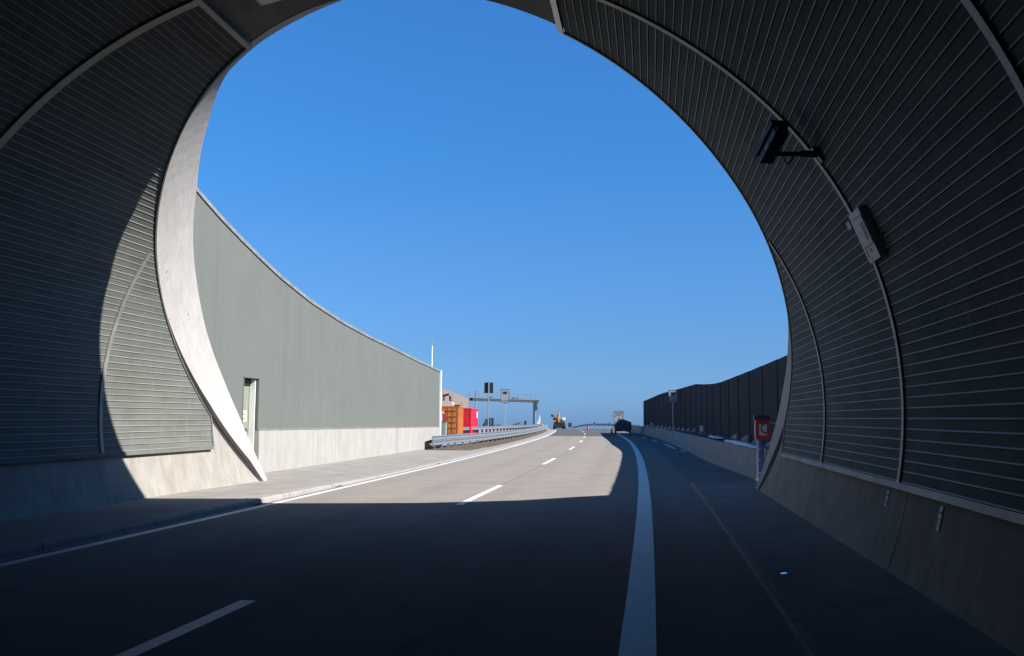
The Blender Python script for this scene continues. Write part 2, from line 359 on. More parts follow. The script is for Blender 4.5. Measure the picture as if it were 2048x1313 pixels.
# soil strip between carriageway edge and guardrail
mb = MB(); rows = []
for i, s in enumerate(svals(52, 158, 1.5)):
    r = random.Random(i); ue = -9.0-0.0*s
    rows.append([P(s, -11.7, -0.03), P(s, -11.5, 0.01+r.uniform(0, .03)), P(s, -11.2, 0.02+r.uniform(0, .04)), P(s, -10.0, 0.02+r.uniform(0, .05)), P(s, ue+r.uniform(-.08, .08), 0.006), P(s, -8.3, -0.01)] if s > 58.5 else
                [P(s, -11.88, -0.01), P(s, -11.7, 0.012), P(s, -11.2, 0.02+r.uniform(0, .03)), P(s, -10.0, 0.02+r.uniform(0, .04)), P(s, ue+r.uniform(-.1, .1), 0.006), P(s, -8.9, -0.01)])
mb.grid(rows); struct(mb.build('soil_verge', M['soil']))
struct(sheet('gravel_yard', M['pavement'], -40, -11.55, 58.6, 150, -0.002, 4, nu=5))
# light edge strip beside soil
struct(sheet('edge_strip', M['pavement'], -8.95, -8.3, 57.4, 155, 0.012, 3))

# ------------------------------------------------------------------ tunnel
SA = [7.02, 12.27, 17.525]
tun = thing('tunnel', P(12, UC, 0), 'concrete road tunnel lined with dark grey slats, seen from inside, with slanted open mouth', 'tunnel')
def interp(x, xs, ys):
    if x <= xs[0]: return ys[0]
    for a, b, c, d in zip(xs, xs[1:], ys, ys[1:]):
        if x <= b: return c+(d-c)*(x-a)/(b-a)
    return ys[-1]
angs = [-FOOT]+[-21+k*1.5 for k in range(149)]+[180+FOOT]
angs = sorted(set([-FOOT]+[-20+k*2.0 for k in range(111)]+[180+FOOT]))
OFF = 0.06
# lining: inner concrete skin with thickness, closed far behind
mb = MB(); rows = []; uvs = []
st = [-90, -60, -40, -20, -8, 0, 4, 8, 10, 12, None]
for t in st:
    row = []; ur = []
    for a in angs:
        x, z, nx, nz = prof(a); s = portal_s(z)-0.02 if t is None else t
        if t is not None: s = min(s, portal_s(z)-0.5)
        row.append(P(s, UC+x+nx*OFF, z+nz*OFF)); ur.append((s, a*0.1))
    rows.append(row); uvs.append(ur)
mb.grid(rows, uvs, flip=True)
# end face ring of the lining, plus added unseen cap blocking daylight from behind
row = []
for a in angs:
    x, z, nx, nz = prof(a); s = portal_s(z)-0.02; row.append([P(s, UC+x+nx*OFF, z+nz*OFF), P(s, UC+x+nx*(OFF+.16), z+nz*(OFF+.16))])
mb.grid(row)
mb.face(*[mb.vert(P(-90, UC+prof(a)[0]+prof(a)[2]*OFF, prof(a)[1])) for a in angs])
# construction joints in the plinth
mb.build('lining', M['concrete'], tun, smooth=True)
for s in (-4.0, 12.05):
    for sg in (0, 1):
        jb = MB(); r_ = []
        for k in range(16):
            a = -FOOT+k*1.0
            if a > -9.8: break
            if sg: a = 180-a
            x, z, nx, nz = prof(a); o = OFF-0.004
            r_.append([P(s, UC+x+nx*o, z+nz*o), P(s+0.03, UC+x+nx*o, z+nz*o)])
        jb.grid(r_, flip=bool(sg)); jb.build('plinth_joint', M['joint'], tun)
# joint strip between lining and collar, dark colour painting in the gap's shade
mb = MB(); rows = []
for a in angs:
    x, z, nx, nz = prof(a); s = portal_s(z); g = 0.30 if z < 2.2 else 0.14
    o = OFF+0.12
    rows.append([P(s-0.03, UC+x+nx*o, z+nz*o), P(s+g+0.04, UC+x+nx*o, z+nz*o+.5*g)])
mb.grid(rows); mb.build('joint_strip', M['joint'], tun)
# collar: inner band, rim face, outer skin
mb = MB(); rows = []; uvs = []
# the collar leaves the slanted mouth along (0.878 s, 0.479 z); its reach varies round the arch
KA = [-22, -10, 0, 10, 20, 32, 45, 60, 75, 90, 98, 104, 110, 116.3, 126.6, 137.6, 144, 151.3, 158.6, 169.1, 179.2, 187.3, 194, 202.6]
KL = [.25, .80, 1.0, .84, .51, .55, .98, 1.54, 1.87, 1.96, 1.75, 1.2, .65, .53, 1.35, 1.82, 1.81, 1.74, 1.68, 1.48, 1.31, 1.07, .73, .2]
KT = [1.6]*10+[1.5, 1.2, .9, .6]+[.45]*10
acc = 0; last = None
for a in angs:
    x, z, nx, nz = prof(a); s0 = portal_s(z); g = 0.30 if z < 2.0 else max(0.10, 0.30-(z-2.0)*0.1)
    Lz = interp(a, KA, KL); th = interp(a, KA, KT)
    if last: acc += math.hypot(x-last[0], z-last[1])
    last = (x, z); o = OFF
    gL = min(g, Lz*.5)
    A = P(s0+.878*gL, UC+x+nx*(o+.13), z+nz*(o+.13)+.479*gL); B = P(s0+.878*gL, UC+x+nx*o, z+nz*o+.479*gL); D = P(s0+.878*Lz, UC+x+nx*o*.5, z+nz*o*.5+.479*Lz)
    zz = z+nz*th
    E = P(25.05-1.46*zz+.878*Lz, UC+x+nx*th, zz+.479*Lz); G = P(25.05-1.46*zz+.878*Lz-1.2, UC+x+nx*th, zz+.479*Lz-.7); H = P(s0-4.5, UC+x+nx*(o+.5), z+nz*(o+.5))
    rows.append([A, B, D, E, G, H])
    k0, k1 = (s0+gL, s0+Lz)
    uvs.append([(0, 0), (k0*0.8+acc*0.6, k0*0.6-acc*0.8), (k1*0.8+acc*0.6, k1*0.6-acc*0.8), (acc+1, 1), (acc+1, 2), (acc+1, 4)])
mb.grid(rows, uvs); mb.build('portal_collar', M['board_concrete'], tun)
# hillside around the tube (closes the outside)
mb = MB(); hs_ = [-95, -60, -20, 0, 4, 7, 9, 10, 11, 12, 13, 15, 17, 19, 21, 23, 25]
for sg in (-1, 1):
    rows = []
    for s in hs_:
        zh = min((25.05-s)/1.46-0.25, 16)
        zz = max(-0.2, zh); row = []
        if zz > 9.4: xi = 0.0
        else:
            best = 0
            for a in range(-20, 91, 1):
                x, z, nx, nz = prof(a)
                if abs(z+nz*.86-zz) < 0.25 or (zz < 0.2 and a == -20): best = max(best, x+nx*.8)
            xi = best if best else 2.0
        for k in range(8):
            x = xi+(70-xi)*(k/7)**1.8; row.append(P(s, UC+sg*x, zz+0.0))
        rows.append(row)
    mb.grid(rows, flip=(sg < 0))
struct(mb.build('hillside', M['terrain']))
# cladding: horizontal slats, one panel field per bay and side
PITCH = 0.1255
arc = []; acc = 0; a = -10.0; x0, z0, _, _ = prof(-10.0); lo = None
tab = [(0.0, -10.0)]
while True:
    a2 = tab[-1][1]+0.25; x1, z1, _, _ = prof(a2); x0, z0, _, _ = prof(tab[-1][1])
    tab.append((tab[-1][0]+math.hypot(x1-x0, z1-z0), a2))
    if z1 > 7.545 or a2 > 89: break
ARC = tab[-1][0]; NS = int(ARC/PITCH)
def ang_at(t): return interp(t, [q[0] for q in tab], [q[1] for q in tab])
prf = []   # (arc position, depth inward)
for k in range(NS):
    b = k*PITCH
    for t, d in ((0.0, -0.012), (0.011, -0.012), (0.013, 0.006), (0.021, 0.006), (0.030, 0.0), (0.080, 0.001), (0.1245, 0.0)):
        prf.append((b+t, d))
def clad_end(z): return min(portal_s(z)-0.03, 22.45)
def bay(s0, s1, side):
    mb = MB(); rows = []
    n = 1 if s1 is not None else 1
    for t, d in prf:
        aa = ang_at(t); x, z, nx, nz = prof(aa)
        e = clad_end(z) if s1 is None else min(s1, clad_end(z))
        b = min(s0, e)
        if side < 0: x, nx = -x, -nx
        dep = -d
        row = []
        for k in range(3):
            s = b+(e-b)*k/2; row.append(P(s, UC+x+nx*dep, z+nz*dep))
        rows.append(row)
    mb.grid(rows, flip=(side > 0)); o = mb.build('cladding_panel', M['slat'], tun)
    o.data.materials.append(M['slat_edge'])
    for i, pl_ in enumerate(o.data.polygons):
        if (i//2) % 7 in (2, 3): pl_.material_index = 1
    return o
def strip(name, s, wd, side, th=0.028, a0=-10.0, a1=None, m=None):
    mb = MB(); rows = []; a1 = a1 or tab[-1][1]; N = 70
    for k in range(N+1):
        aa = a0+(a1-a0)*k/N; x, z, nx, nz = prof(aa)
        if side < 0: x, nx = -x, -nx
        if s+wd > clad_end(z)-0.01: break
        wob = 0.012*math.sin(k*1.7)*0
        rows.append([P(s-wd/2, UC+x, z), P(s-wd/2, UC+x-nx*th, z-nz*th), P(s+wd/2, UC+x-nx*th, z-nz*th), P(s+wd/2, UC+x, z)])
    mb.grid(rows, flip=(side > 0)); return mb.build(name, m or M['alu'], tun)
for side in (-1, 1):
    ed = [-40.0, -14.0, -3.5, 1.77]+SA
    for a, b in zip(ed, ed[1:]+[None]): bay(a+0.0, b, side)
    for s in ed[1:]: strip('cover_strip', s, 0.11 if s != 12.27 or side > 0 else 0.15, side)
    # bottom rail
    mb = MB(); rows = []
    x, z, nx, nz = prof(-10.0); x2, z2, nx2, nz2 = prof(-10.75)
    for s in svals(-40, 22.4, 4):
        rows.append([P(s, UC+side*(x+0.05), z+0.01), P(s, UC+side*(x-0.03), z+0.01), P(s, UC+side*(x2-0.032), z2), P(s, UC+side*(x2+0.06), z2-0.005)])
    mb.grid(rows, flip=(side > 0)); mb.build('bottom_rail', M['rail'] if side > 0 else M['slat'], tun)
    # top trim
    mb = MB(); rows = []
    aT = tab[-1][1]; x, z, nx, nz = prof(aT); xb, zb, _, _ = prof(aT+0.7)
    for s in svals(-40, portal_s(z)-0.02, 4):
        rows.append([P(s, UC+side*(xb+nx*0.05), zb+nz*.05), P(s, UC+side*(xb-nx*0.03), zb-nz*.03), P(s, UC+side*(x-nx*0.03), z-nz*.03), P(s, UC+side*x, z)])
    mb.grid(rows, flip=(side < 0)); mb.build('top_trim', M['alu_clean'] if side > 0 else M['alu'], tun)
    # trim along the slanted end of the cladding
    mb = MB(); rows = []
    for k in range(81):
        aa = -10+(aT+10)*k/80; x, z, nx, nz = prof(aa); s = clad_end(z)
        rows.append([P(s-0.035, UC+side*x, z+nz*0), P(s-0.035, UC+side*(x-nx*.022), z-nz*.022), P(s+0.02, UC+side*(x-nx*.022), z-nz*.022), P(s+0.02, UC+side*(x+nx*.2), z+nz*.2)])
    mb.grid(rows, flip=(side > 0)); mb.build('edge_trim', M['slat'] if side < 0 else M['alu'], tun)

# ---- equipment fixed to the tunnel (things of their own)
def surf(s, aa, d=0.0):   # point on lining surface, with local axes
    x, z, nx, nz = prof(aa); h = s/R
    sv = Vector((-math.sin(h), math.cos(h), 0)); uv = Vector((math.cos(h), math.sin(h), 0))
    n = -(uv*nx+Vector((0, 0, 1))*nz)     # into the tunnel
    t = (uv*(-nz)+Vector((0, 0, 1))*nx)   # up along the profile
    return Vector(P(s, UC+x, z))+n*d, sv, t, n
def ang_z(zz): return next(q[1] for q in tab if prof(q[1])[1] >= zz)
# camera on its bracket
e1, e2 = Vector(P(11.82, 1.55, 5.35)), Vector(P(12.33, 1.40, 5.08))
mid = (e1+e2)/2; ax = (e2-e1).normalized(); rp_, sv, tv, nv = surf(12.06, ang_z(5.07))
cc = thing('cctv_camera', rp_, 'black surveillance camera on a bracket arm fixed to the right tunnel wall', 'camera')
rightv = ax.cross(Vector((0, 0, 1))).normalized(); upv = rightv.cross(ax)
b = MB(); b.obox(mid-upv*0.0, ax, rightv, upv, 0.27, 0.085, 0.085); b.obox(mid-ax*0.29, ax, rightv, upv, 0.02, 0.07, 0.07); b.build('housing', M['black'], cc)
b = MB(); b.obox(mid+upv*0.108+ax*0.03, ax, rightv, upv, 0.32, 0.11, 0.008)
for q in (-1, 1): b.obox(mid+upv*0.075+rightv*q*0.105+ax*.03, ax, rightv, upv, 0.32, 0.006, 0.036)
b.build('sunshield', M['blackboard'], cc)
b = MB(); b.obox(mid-upv*0.06-rightv*0.088, ax, rightv, upv, 0.05, 0.004, 0.03); b.build('badge', M['signface'], cc)
foot = mid-upv*0.17
b = MB(); b.tube([mid-upv*.08, foot], 0.03); b.tube([foot, rp_+nv*0.02], 0.03, 10); b.tube([foot*.45+rp_*.55, rp_+nv*0.03], 0.042, 10); b.build('bracket_arm', M['black'], cc)
b = MB(); b.obox(rp_+nv*0.03, sv, tv, nv, 0.05, 0.11, 0.018); b.build('mounting_plate', M['black'], cc)
b = MB(); pts = []
pA, pB = mid-ax*.15-upv*.08, foot*.5+rp_*.5
for k in range(13):
    t = k/12; q = pA*(1-t)+pB*t; q = q+Vector((0, 0, -0.22*math.sin(math.pi*min(1, t*1.15)))); pts.append(q)
b.tube(pts, 0.009, 6); b.build('cable', M['black'], cc)
# service box beside the cover strip
bp_, sv, tv, nv = surf(11.92, ang_z(4.03))
eb = thing('service_box', bp_, 'pale metal service box with a dark slot beside the cover strip on the right wall', 'electrical box')
b = MB(); b.obox(bp_+nv*.05, sv, tv, nv, 0.27, 0.32, 0.05); b.build('housing', M['offwhite'], eb)
b = MB(); b.obox(bp_+nv*.103-sv*.05+tv*.05, sv, tv, nv, 0.20, 0.17, 0.004); b.build('cover_plate', M['offwhite'], eb)
b = MB(); b.obox(bp_+nv*.109-sv*.13+tv*.04, sv, tv, nv, 0.045, 0.11, 0.003); b.build('slot', M['black'], eb)
b = MB()
b.obox(bp_+nv*.102-tv*.135-sv*.05, sv, tv, nv, 0.21, 0.006, 0.003); b.obox(bp_+nv*.102-tv*.19-sv*.02, sv, tv, nv, 0.05, 0.02, 0.003)
b.obox(bp_+nv*.102+tv*.23-sv*.05, sv, tv, nv, 0.21, 0.005, 0.003); b.obox(bp_+nv*.102+sv*.16-tv*.02, sv, tv, nv, 0.005, 0.24, 0.003)
b.build('lock_and_seams', M['black'], eb)
hp, sv, tv, nv = surf(11.45, ang_z(3.86))
hd = thing('wall_hook', hp, 'small dark hook on the slats right of the pale service box', 'hook')
b = MB(); b.tube([hp+tv*.09+nv*.04, hp-tv*.05+nv*.04, hp-tv*.09-sv*.05+nv*.03], 0.012, 6); b.tube([hp+tv*.09+nv*.04, hp+tv*.09], 0.012, 6); b.build('bar', M['black'], hd)
tp, sv, tv, nv = surf(12.62, ang_z(4.28))
b = MB(); b.obox(tp+nv*.02, sv, tv, nv, 0.09, 0.05, 0.004)
tag(b.build('small_wall_tag', M['signface']), 'faint grey tag on the slats left of the pale service box', 'tag')
# plates on the plinth
for (s, zc, lab, sz) in ((12.95, 0.93, 'narrow pale plate on the right plinth, left of the vertical joint', 0.10), (10.67, 0.94, 'larger narrow plate with a dark band on the right plinth, near the picture edge', 0.13)):
    aa = next(q/10 for q in range(-218, 0) if prof(q/10)[1] >= zc-sz)
    q_, sv, tv, nv = surf(s, aa, -OFF)
    pl = thing('wall_plate', q_, lab, 'plate', 'plates on the plinth')
    b = MB(); b.obox(q_+nv*.008, sv, tv, nv, 0.055, sz, 0.006); b.build('plate', M['signface'], pl)
    b = MB(); b.obox(q_+nv*.016+tv*sz*.45, sv, tv, nv, 0.046, 0.012, 0.002); b.build('dark_band', M['ink'], pl)
    for j in range(3):
        b = MB(); b.obox(q_+nv*.016-tv*sz*(.1+.25*j), sv, tv, nv, 0.03, 0.006, 0.002); b.build('print_line', M['ink'], pl)
# ceiling lamp near the mouth
lx = -1.55; la = 90+math.degrees(math.asin(-lx/PR1)); q_, sv, tv, nv = surf(12.56, la)
lp = thing('ceiling_lamp', q_, 'flat pale rectangular lamp under the tunnel ceiling near the mouth', 'lamp')
b = MB(); b.obox(q_+nv*.05, sv, tv, nv, 0.22, 0.24, 0.06); b.build('housing', M['offwhite'], lp)
b = MB(); b.obox(q_+nv*.115, sv, tv, nv, 0.19, 0.20, 0.004); b.build('lens', M['lamp_glass'], lp)
# reflective marker in the right walkway, a mirror plate tilted to catch the sky
sp = P(11.63, 1.46, 0.048); ld = thing('reflective_marker', sp, 'small shiny reflective marker in the dark right walkway', 'lid')
b = MB(); b.box(11.57, 11.69, 1.415, 1.50, 0.0475, 0.051); b.build('frame', M['galv_post'], ld)
b = MB(); b.hexa([P(11.585, 1.425, .0515), P(11.585, 1.49, .0515), P(11.675, 1.49, .0515), P(11.675, 1.425, .0515), P(11.585, 1.425, .053), P(11.585, 1.49, .062), P(11.675, 1.49, .062), P(11.675, 1.425, .053)]); b.build('plate', M['chrome'], ld)

# ------------------------------------------------------------------ left grey wall with door
WU = -12.0
TOPS = [16, 20, 24.2, 25.6, 27.1, 28.7, 30.45, 33.5, 37.15, 41.5, 46.35, 52, 58.4]; TOPZ = [10.5, 9.1, 7.84, 7.45, 7.1, 6.76, 6.42, 5.98, 5.63, 5.36, 5.15, 4.88, 4.65]
def wtop(s): return interp(s, TOPS, TOPZ)
def wbase(s): return 1.35-(s-28.7)*0.005
lw = thing('retaining_wall', P(40, WU, 0), 'tall grey ribbed wall on a pale concrete base with a curved sloping top, left of the road', 'wall')
mb = MB(); DS0, DS1, DZ = 27.72, 28.86, 2.95
rib = 0.30
def wallrows(s0, s1, zb, zt):
    rows = []; n = max(1, int(round((s1-s0)/rib))); st_ = (s1-s0)/n
    for k in range(n):
        b0 = s0+k*st_
        for t, d in ((0, -0.0), (0.03, 0.0), (0.05, 0.006), (0.93, 0.006), (0.97, 0.0)):
            s = b0+t*st_; rows.append([P(s, WU+d, zb(s)), P(s, WU+d, (zb(s)+zt(s))/2), P(s, WU+d, zt(s))])
    rows.append([P(s1, WU, zb(s1)), P(s1, WU, (zb(s1)+zt(s1))/2), P(s1, WU, zt(s1))]); return rows
mb.grid(wallrows(16, DS0, wbase, wtop)); mb.grid(wallrows(DS0, DS1, lambda s: DZ, wtop)); mb.grid(wallrows(DS1, 58.35, wbase, wtop))
mb.grid([[P(s, WU-0.35, -.05), P(s, WU-0.35, wtop(s))] for s in svals(16, 58.35, 1.5)], flip=True)
mb.build('ribbed_panel', M['wallpanel'], lw)
mb = MB()   # coping
rows = []
for s in svals(16, 58.4, 0.7):
    t = wtop(s); rows.append([P(s, WU+0.0, t-0.10), P(s, WU+0.05, t-0.10), P(s, WU+0.05, t+0.015), P(s, WU-0.38, t+0.03), P(s, WU-0.38, t-0.1)])
mb.grid(rows); mb.build('coping', M['alu'], lw)
mb = MB()   # concrete base with joints
def basepiece(s0, s1, end=False):
    n = max(1, int((s1-s0)/1.5)); rows = []
    zs = [0.0, 0.12, 0.5, 0.56, 0.9, 1.0]
    for z in (0, 0.15, 0.45, 0.60, None):
        r_ = []
        for k in range(n+1):
            s = s0+(s1-s0)*k/n
            if end and z is not None:
                lim = 56.6 if z == 0 else (55.6 if z == .15 else (53.7 if z == .45 else s1)); s = s0+(lim-s0)*k/n
            zz = wbase(s) if z is None else z; r_.append(P(s, WU+0.09-0.02*(zz/1.3), zz))
        rows.append(r_)
    mb.grid(rows, flip=True)
    mb.grid([[P(s, WU+0.07, wbase(s)), P(s, WU-0.1, wbase(s)+0.01)] for s in svals(s0, s1, 1.5)])
    for s_ in (s0, s1):
        if not (end and s_ == s1): mb.poly([P(s_, WU+.09, 0), P(s_, WU-.3, 0), P(s_, WU-.3, wbase(s_)), P(s_, WU+.07, wbase(s_))])
basepiece(16, DS0); basepiece(DS1, 35.5); basepiece(35.52, 46.6); basepiece(46.66, 46.95); basepiece(47.0, 58.38, True)
mb.build('concrete_base', M['wall_concrete'], lw)
mb = MB(); rows = [[P(s, WU+0.02, wbase(s)+0.008), P(s, WU+0.05, wbase(s)+0.012), P(s, WU+0.05, wbase(s)+0.05), P(s, WU+0.01, wbase(s)+0.055)] for s in svals(DS1, 58.35, 1.5)]
mb.grid(rows); mb.build('base_flashing', M['alu'], lw)
mb = MB(); mb.box(58.35, 58.55, WU-.4, WU+.09, 0.0, 4.66); mb.build('end_post', M['white'], lw)
# door: recess, frame, leaf
mb = MB(); RU = WU-0.26
mb.box(DS0-0.05, DS0+0.0, RU, WU+0.02, 0.1, DZ+.05); mb.box(DS1, DS1+0.05, RU, WU+0.03, wbase(28.7)+.0, DZ+.05); mb.box(DS0-.0, DS1+.0, RU, WU+0.03, DZ, DZ+0.05)
fr = mb.build('door_frame', M['wallpanel'], lw)
mb = MB(); mb.box(DS1-0.09, DS1-0.05, RU+.02, WU-0.06, 0.1, DZ-.02); mb.build('jamb_strip', M['white'], fr)
mb = MB(); mb.box(DS0, DS1-.01, RU-0.06, RU+.005, 0.1, DZ-0.22)
dr = mb.build('door', M['doorpaint'], lw); dr['label'] = 'plain grey green steel door with a pale yellow notice'
mb = MB(); mb.box(DS0, DS1, RU-0.02, RU+.06, DZ-0.2, DZ-0.02); mb.build('closer_rail', M['black'], dr)
mb = MB(); mb.box(28.10, 28.62, RU+.006, RU+.014, 1.62, 1.96); mb.build('notice', M['yellowsign'], dr)
mb = MB()
for z0, a0, a1 in ((1.85, 28.17, 28.55), (1.82, 28.2, 28.5), (1.72, 28.2, 28.55), (1.69, 28.25, 28.5)): mb.box(a0, a1, RU+.015, RU+.018, z0, z0+.018)
mb.build('notice_print', M['ink'], dr)
mb = MB(); mb.box(28.52, 28.62, RU+.006, RU+.02, 1.22, 1.42); mb.tube([P(28.58, RU+.02, 1.36), P(28.58, RU+.07, 1.36), P(28.45, RU+.07, 1.35)], 0.014, 6); mb.build('handle', M['black'], dr)
# antenna mast behind the wall end
an = thing('antenna_mast', P(57.0, -12.28, 0), 'thin white antenna mast rising behind the far end of the grey wall', 'antenna')
mb = MB(); mb.tube([P(57, -12.25, 3.0), P(57, -12.25, 6.05)], 0.045, 10); mb.build('mast', M['white'], an)
mb = MB(); mb.tube([P(57, -12.25, 6.0), P(57, -12.25, 6.55)], 0.018, 8); mb.build('tip', M['galv_post'], an)

# ------------------------------------------------------------------ right side: barrier, verge, dark wall
cb = thing('concrete_barrier', P(60, 2.9, 0), 'low concrete safety barrier with sloping face, in shade right of the road', 'barrier')
def ubar(s): return 2.78+max(0, 42-s)*.045 if s < 60 else (2.78+(s-60)*0.004 if s < 100 else 2.94)
a = 30.3
while a < 150:
    b_ = min(a+6.0, 150); mb = MB(); rows = []
    for s in svals(a+0.01, b_-0.01, 2):
        u = ubar(s)-0.08; t = 0.9
        rows.append([P(s, u, 0), P(s, u+.02, .08), P(s, u+.20, .30), P(s, u+.30, t-.04), P(s, u+.34, t), P(s, u+.50, t), P(s, u+.53, t-.05), P(s, u+.60, 0)])
    mb.grid(rows, flip=True); mb.face(*range(8)); n = len(mb.v); mb.face(*range(n-1, n-9, -1)); mb.build('barrier_segment', M['barrier_concrete'], cb); a = b_
mb = MB(); rows = []; uvr = []
for i, s in enumerate(svals(30.5, 121, 2)):
    r = random.Random(i+50); u = ubar(s)
    rows.append([P(s, u+.42, .80), P(s, u+.7, .84+r.uniform(-.02, .06)), P(s, u+1.0, .92+r.uniform(-.02, .05)), P(s, u+1.9, .98)])
mb.grid(rows); struct(mb.build('right_verge', M['soil']))
# snow lying on the verge and shoulder
def blob(cs, cu, ls, lu, z, seed, h=0.02):
    r = random.Random(seed); mb_ = MB(); n = 26; L_ = []; lo_ = hi_ = 0
    for k in range(n+1):
        e = max(0.0, math.sin(math.pi*k/n))**.6; lo_ = .6*lo_+r.uniform(-.5, .25); hi_ = .6*hi_+r.uniform(-.25, .5)
        s_ = cs-ls+2*ls*k/n; a_, b_ = cu+lu*(-.7+lo_)*e, cu+lu*(.7+hi_)*e; m_ = (a_+b_)/2
        L_.append([P(s_, a_, z), P(s_, a_*.7+m_*.3, z+h*e), P(s_, b_*.7+m_*.3, z+h*e*r.uniform(.5, 1)), P(s_, b_+.003, z)])
    mb_.grid(L_)
    return mb_.build('snow_patch', M['snow'])
for cs, cu, ls, lu, z, h, lab in ((37, 3.55, 6.5, 0.28, .90, .10, 'long blue white snow strip behind the barrier nearest the red telephone box'), (48, 3.6, 3.2, .26, .93, .08, 'shorter snow strip behind the barrier at the small white marker post'),
                                  (66, 2.25, 7.5, .13, .004, .012, 'long thin snow patch on the shoulder at the barrier foot'), (81, 2.0, 4, .12, .004, .012, 'middle snow patch on the shoulder, farther along'), (56.5, 2.5, 2.2, .07, .004, .012, 'small nearest snow sliver at the barrier foot'), (93, 1.7, 4, .09, .004, .012, 'farthest pale snow streak beside the dark trailer shadow')):
    tag(blob(cs, cu, ls, lu, z, int(cs), h), lab, 'snow patch', 'snow patches in the shade')
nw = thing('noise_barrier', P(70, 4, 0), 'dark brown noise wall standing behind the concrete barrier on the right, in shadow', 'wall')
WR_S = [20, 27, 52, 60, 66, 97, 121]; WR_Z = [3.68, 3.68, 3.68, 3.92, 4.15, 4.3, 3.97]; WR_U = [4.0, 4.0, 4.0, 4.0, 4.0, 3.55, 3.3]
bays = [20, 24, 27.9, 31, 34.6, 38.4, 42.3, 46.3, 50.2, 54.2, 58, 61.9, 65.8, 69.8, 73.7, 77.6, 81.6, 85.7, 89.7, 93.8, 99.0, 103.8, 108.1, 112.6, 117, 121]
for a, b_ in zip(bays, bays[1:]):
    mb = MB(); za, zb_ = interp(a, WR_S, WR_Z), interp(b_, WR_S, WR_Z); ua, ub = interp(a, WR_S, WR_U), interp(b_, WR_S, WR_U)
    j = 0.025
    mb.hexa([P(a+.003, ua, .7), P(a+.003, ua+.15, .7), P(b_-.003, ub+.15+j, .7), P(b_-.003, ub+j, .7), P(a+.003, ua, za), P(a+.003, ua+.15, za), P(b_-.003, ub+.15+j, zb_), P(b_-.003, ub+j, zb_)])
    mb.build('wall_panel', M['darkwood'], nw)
    mb = MB(); zl = 0.93; zh = 1.22 if not 46 < a < 62 else 1.0
    mb.hexa([P(a+.02, ua-.10, .6), P(a+.02, ua-.004, .6), P(b_-.3, ub-.004, .6), P(b_-.3, ub-.02, .6), P(a+.02, ua-.10, zh), P(a+.02, ua-.004, zh), P(b_-.3, ub-.004, zl), P(b_-.3, ub-.02, zl)])
    mb.build('footing', M['barrier_concrete'], nw)

# emergency telephone
ph = thing('emergency_telephone', P(29.6, 3.3, 0), 'red emergency telephone box with a handset picture on a blue post beside the tunnel mouth', 'telephone')
S0 = 29.6
mb = MB(); mb.box(S0, S0+.34, 3.17, 3.56, 1.22, 1.80)
mb.hexa([P(S0, 3.17, 1.22), P(S0, 3.56, 1.22), P(S0+.34, 3.56, 1.22), P(S0+.34, 3.17, 1.22), P(S0, 3.17, 1.14+.0), P(S0+.05, 3.5, 1.14), P(S0+.3, 3.5, 1.14), P(S0+.3, 3.2, 1.14)]) if False else None
mb.build('box', M['phonered'], ph)
mb = MB(); mb.hexa([P(S0-.05, 3.12, 1.80), P(S0-.05, 3.60, 1.80), P(S0+.4, 3.60, 1.80), P(S0+.4, 3.12, 1.80), P(S0+.0, 3.14, 1.93), P(S0, 3.58, 1.93), P(S0+.36, 3.58, 1.93), P(S0+.36, 3.14, 1.93)]); mb.build('hood', M['blackboard'], ph)
mb = MB(); mb.box(S0-.008, S0-.001, 3.26, 3.49, 1.34, 1.68); mb.box(S0+.04, S0+.3, 3.162, 3.169, 1.34, 1.68); mb.build('panel', M['offwhite'], ph)
mb = MB(); pts = [P(S0-.012, 3.40-.115*math.cos(t)*.9+.0, 1.53+.15*math.sin(t)) for t in [math.radians(-20+20*k-75+40) for k in range(5)]]
pts = [P(S0-.014, 3.44-.12*math.cos(t), 1.56-.15*math.sin(t)) for t in [math.radians(-50+k*18) for k in range(8)]]
mb.tube(pts, 0.016, 8); mb.tube([pts[0], P(S0-.014, 3.40, 1.655)], 0.026, 8); mb.tube([pts[-1], P(S0-.014, 3.46, 1.405)], 0.026, 8); mb.build('handset_picture', M['black'], ph)
mb = MB(); mb.tube([P(S0+.17, 3.33, 0.0), P(S0+.17, 3.33, 1.22)], 0.09, 14); mb.build('post', M['bluepipe'], ph)
mb = MB(); mb.tube([P(S0+.13, 3.62, .85), P(S0+.13, 3.62, 1.68), P(S0+.13, 3.72, 1.72)], .018, 8); mb.tube([P(S0+.13, 3.56, 1.72), P(S0+.13, 3.76, 1.70), P(S0+.13, 3.79, 1.3)], .018, 8); mb.build('side_rail', M['alu_clean'], ph)
wpst = thing('marker_pole', P(29.25, 3.15, 0), 'thin white pole standing left of the blue telephone post', 'pole')
mb = MB(); mb.tube([P(29.25, 3.15, 0), P(29.25, 3.17, 1.2)], 0.02, 8); mb.build('pole', M['white'], wpst)
for z in (.25, .62, .95):
    mb = MB(); mb.box(29.22, 29.28, 3.13, 3.25, z, z+.03); mb.build('clip', M['offwhite'], wpst)

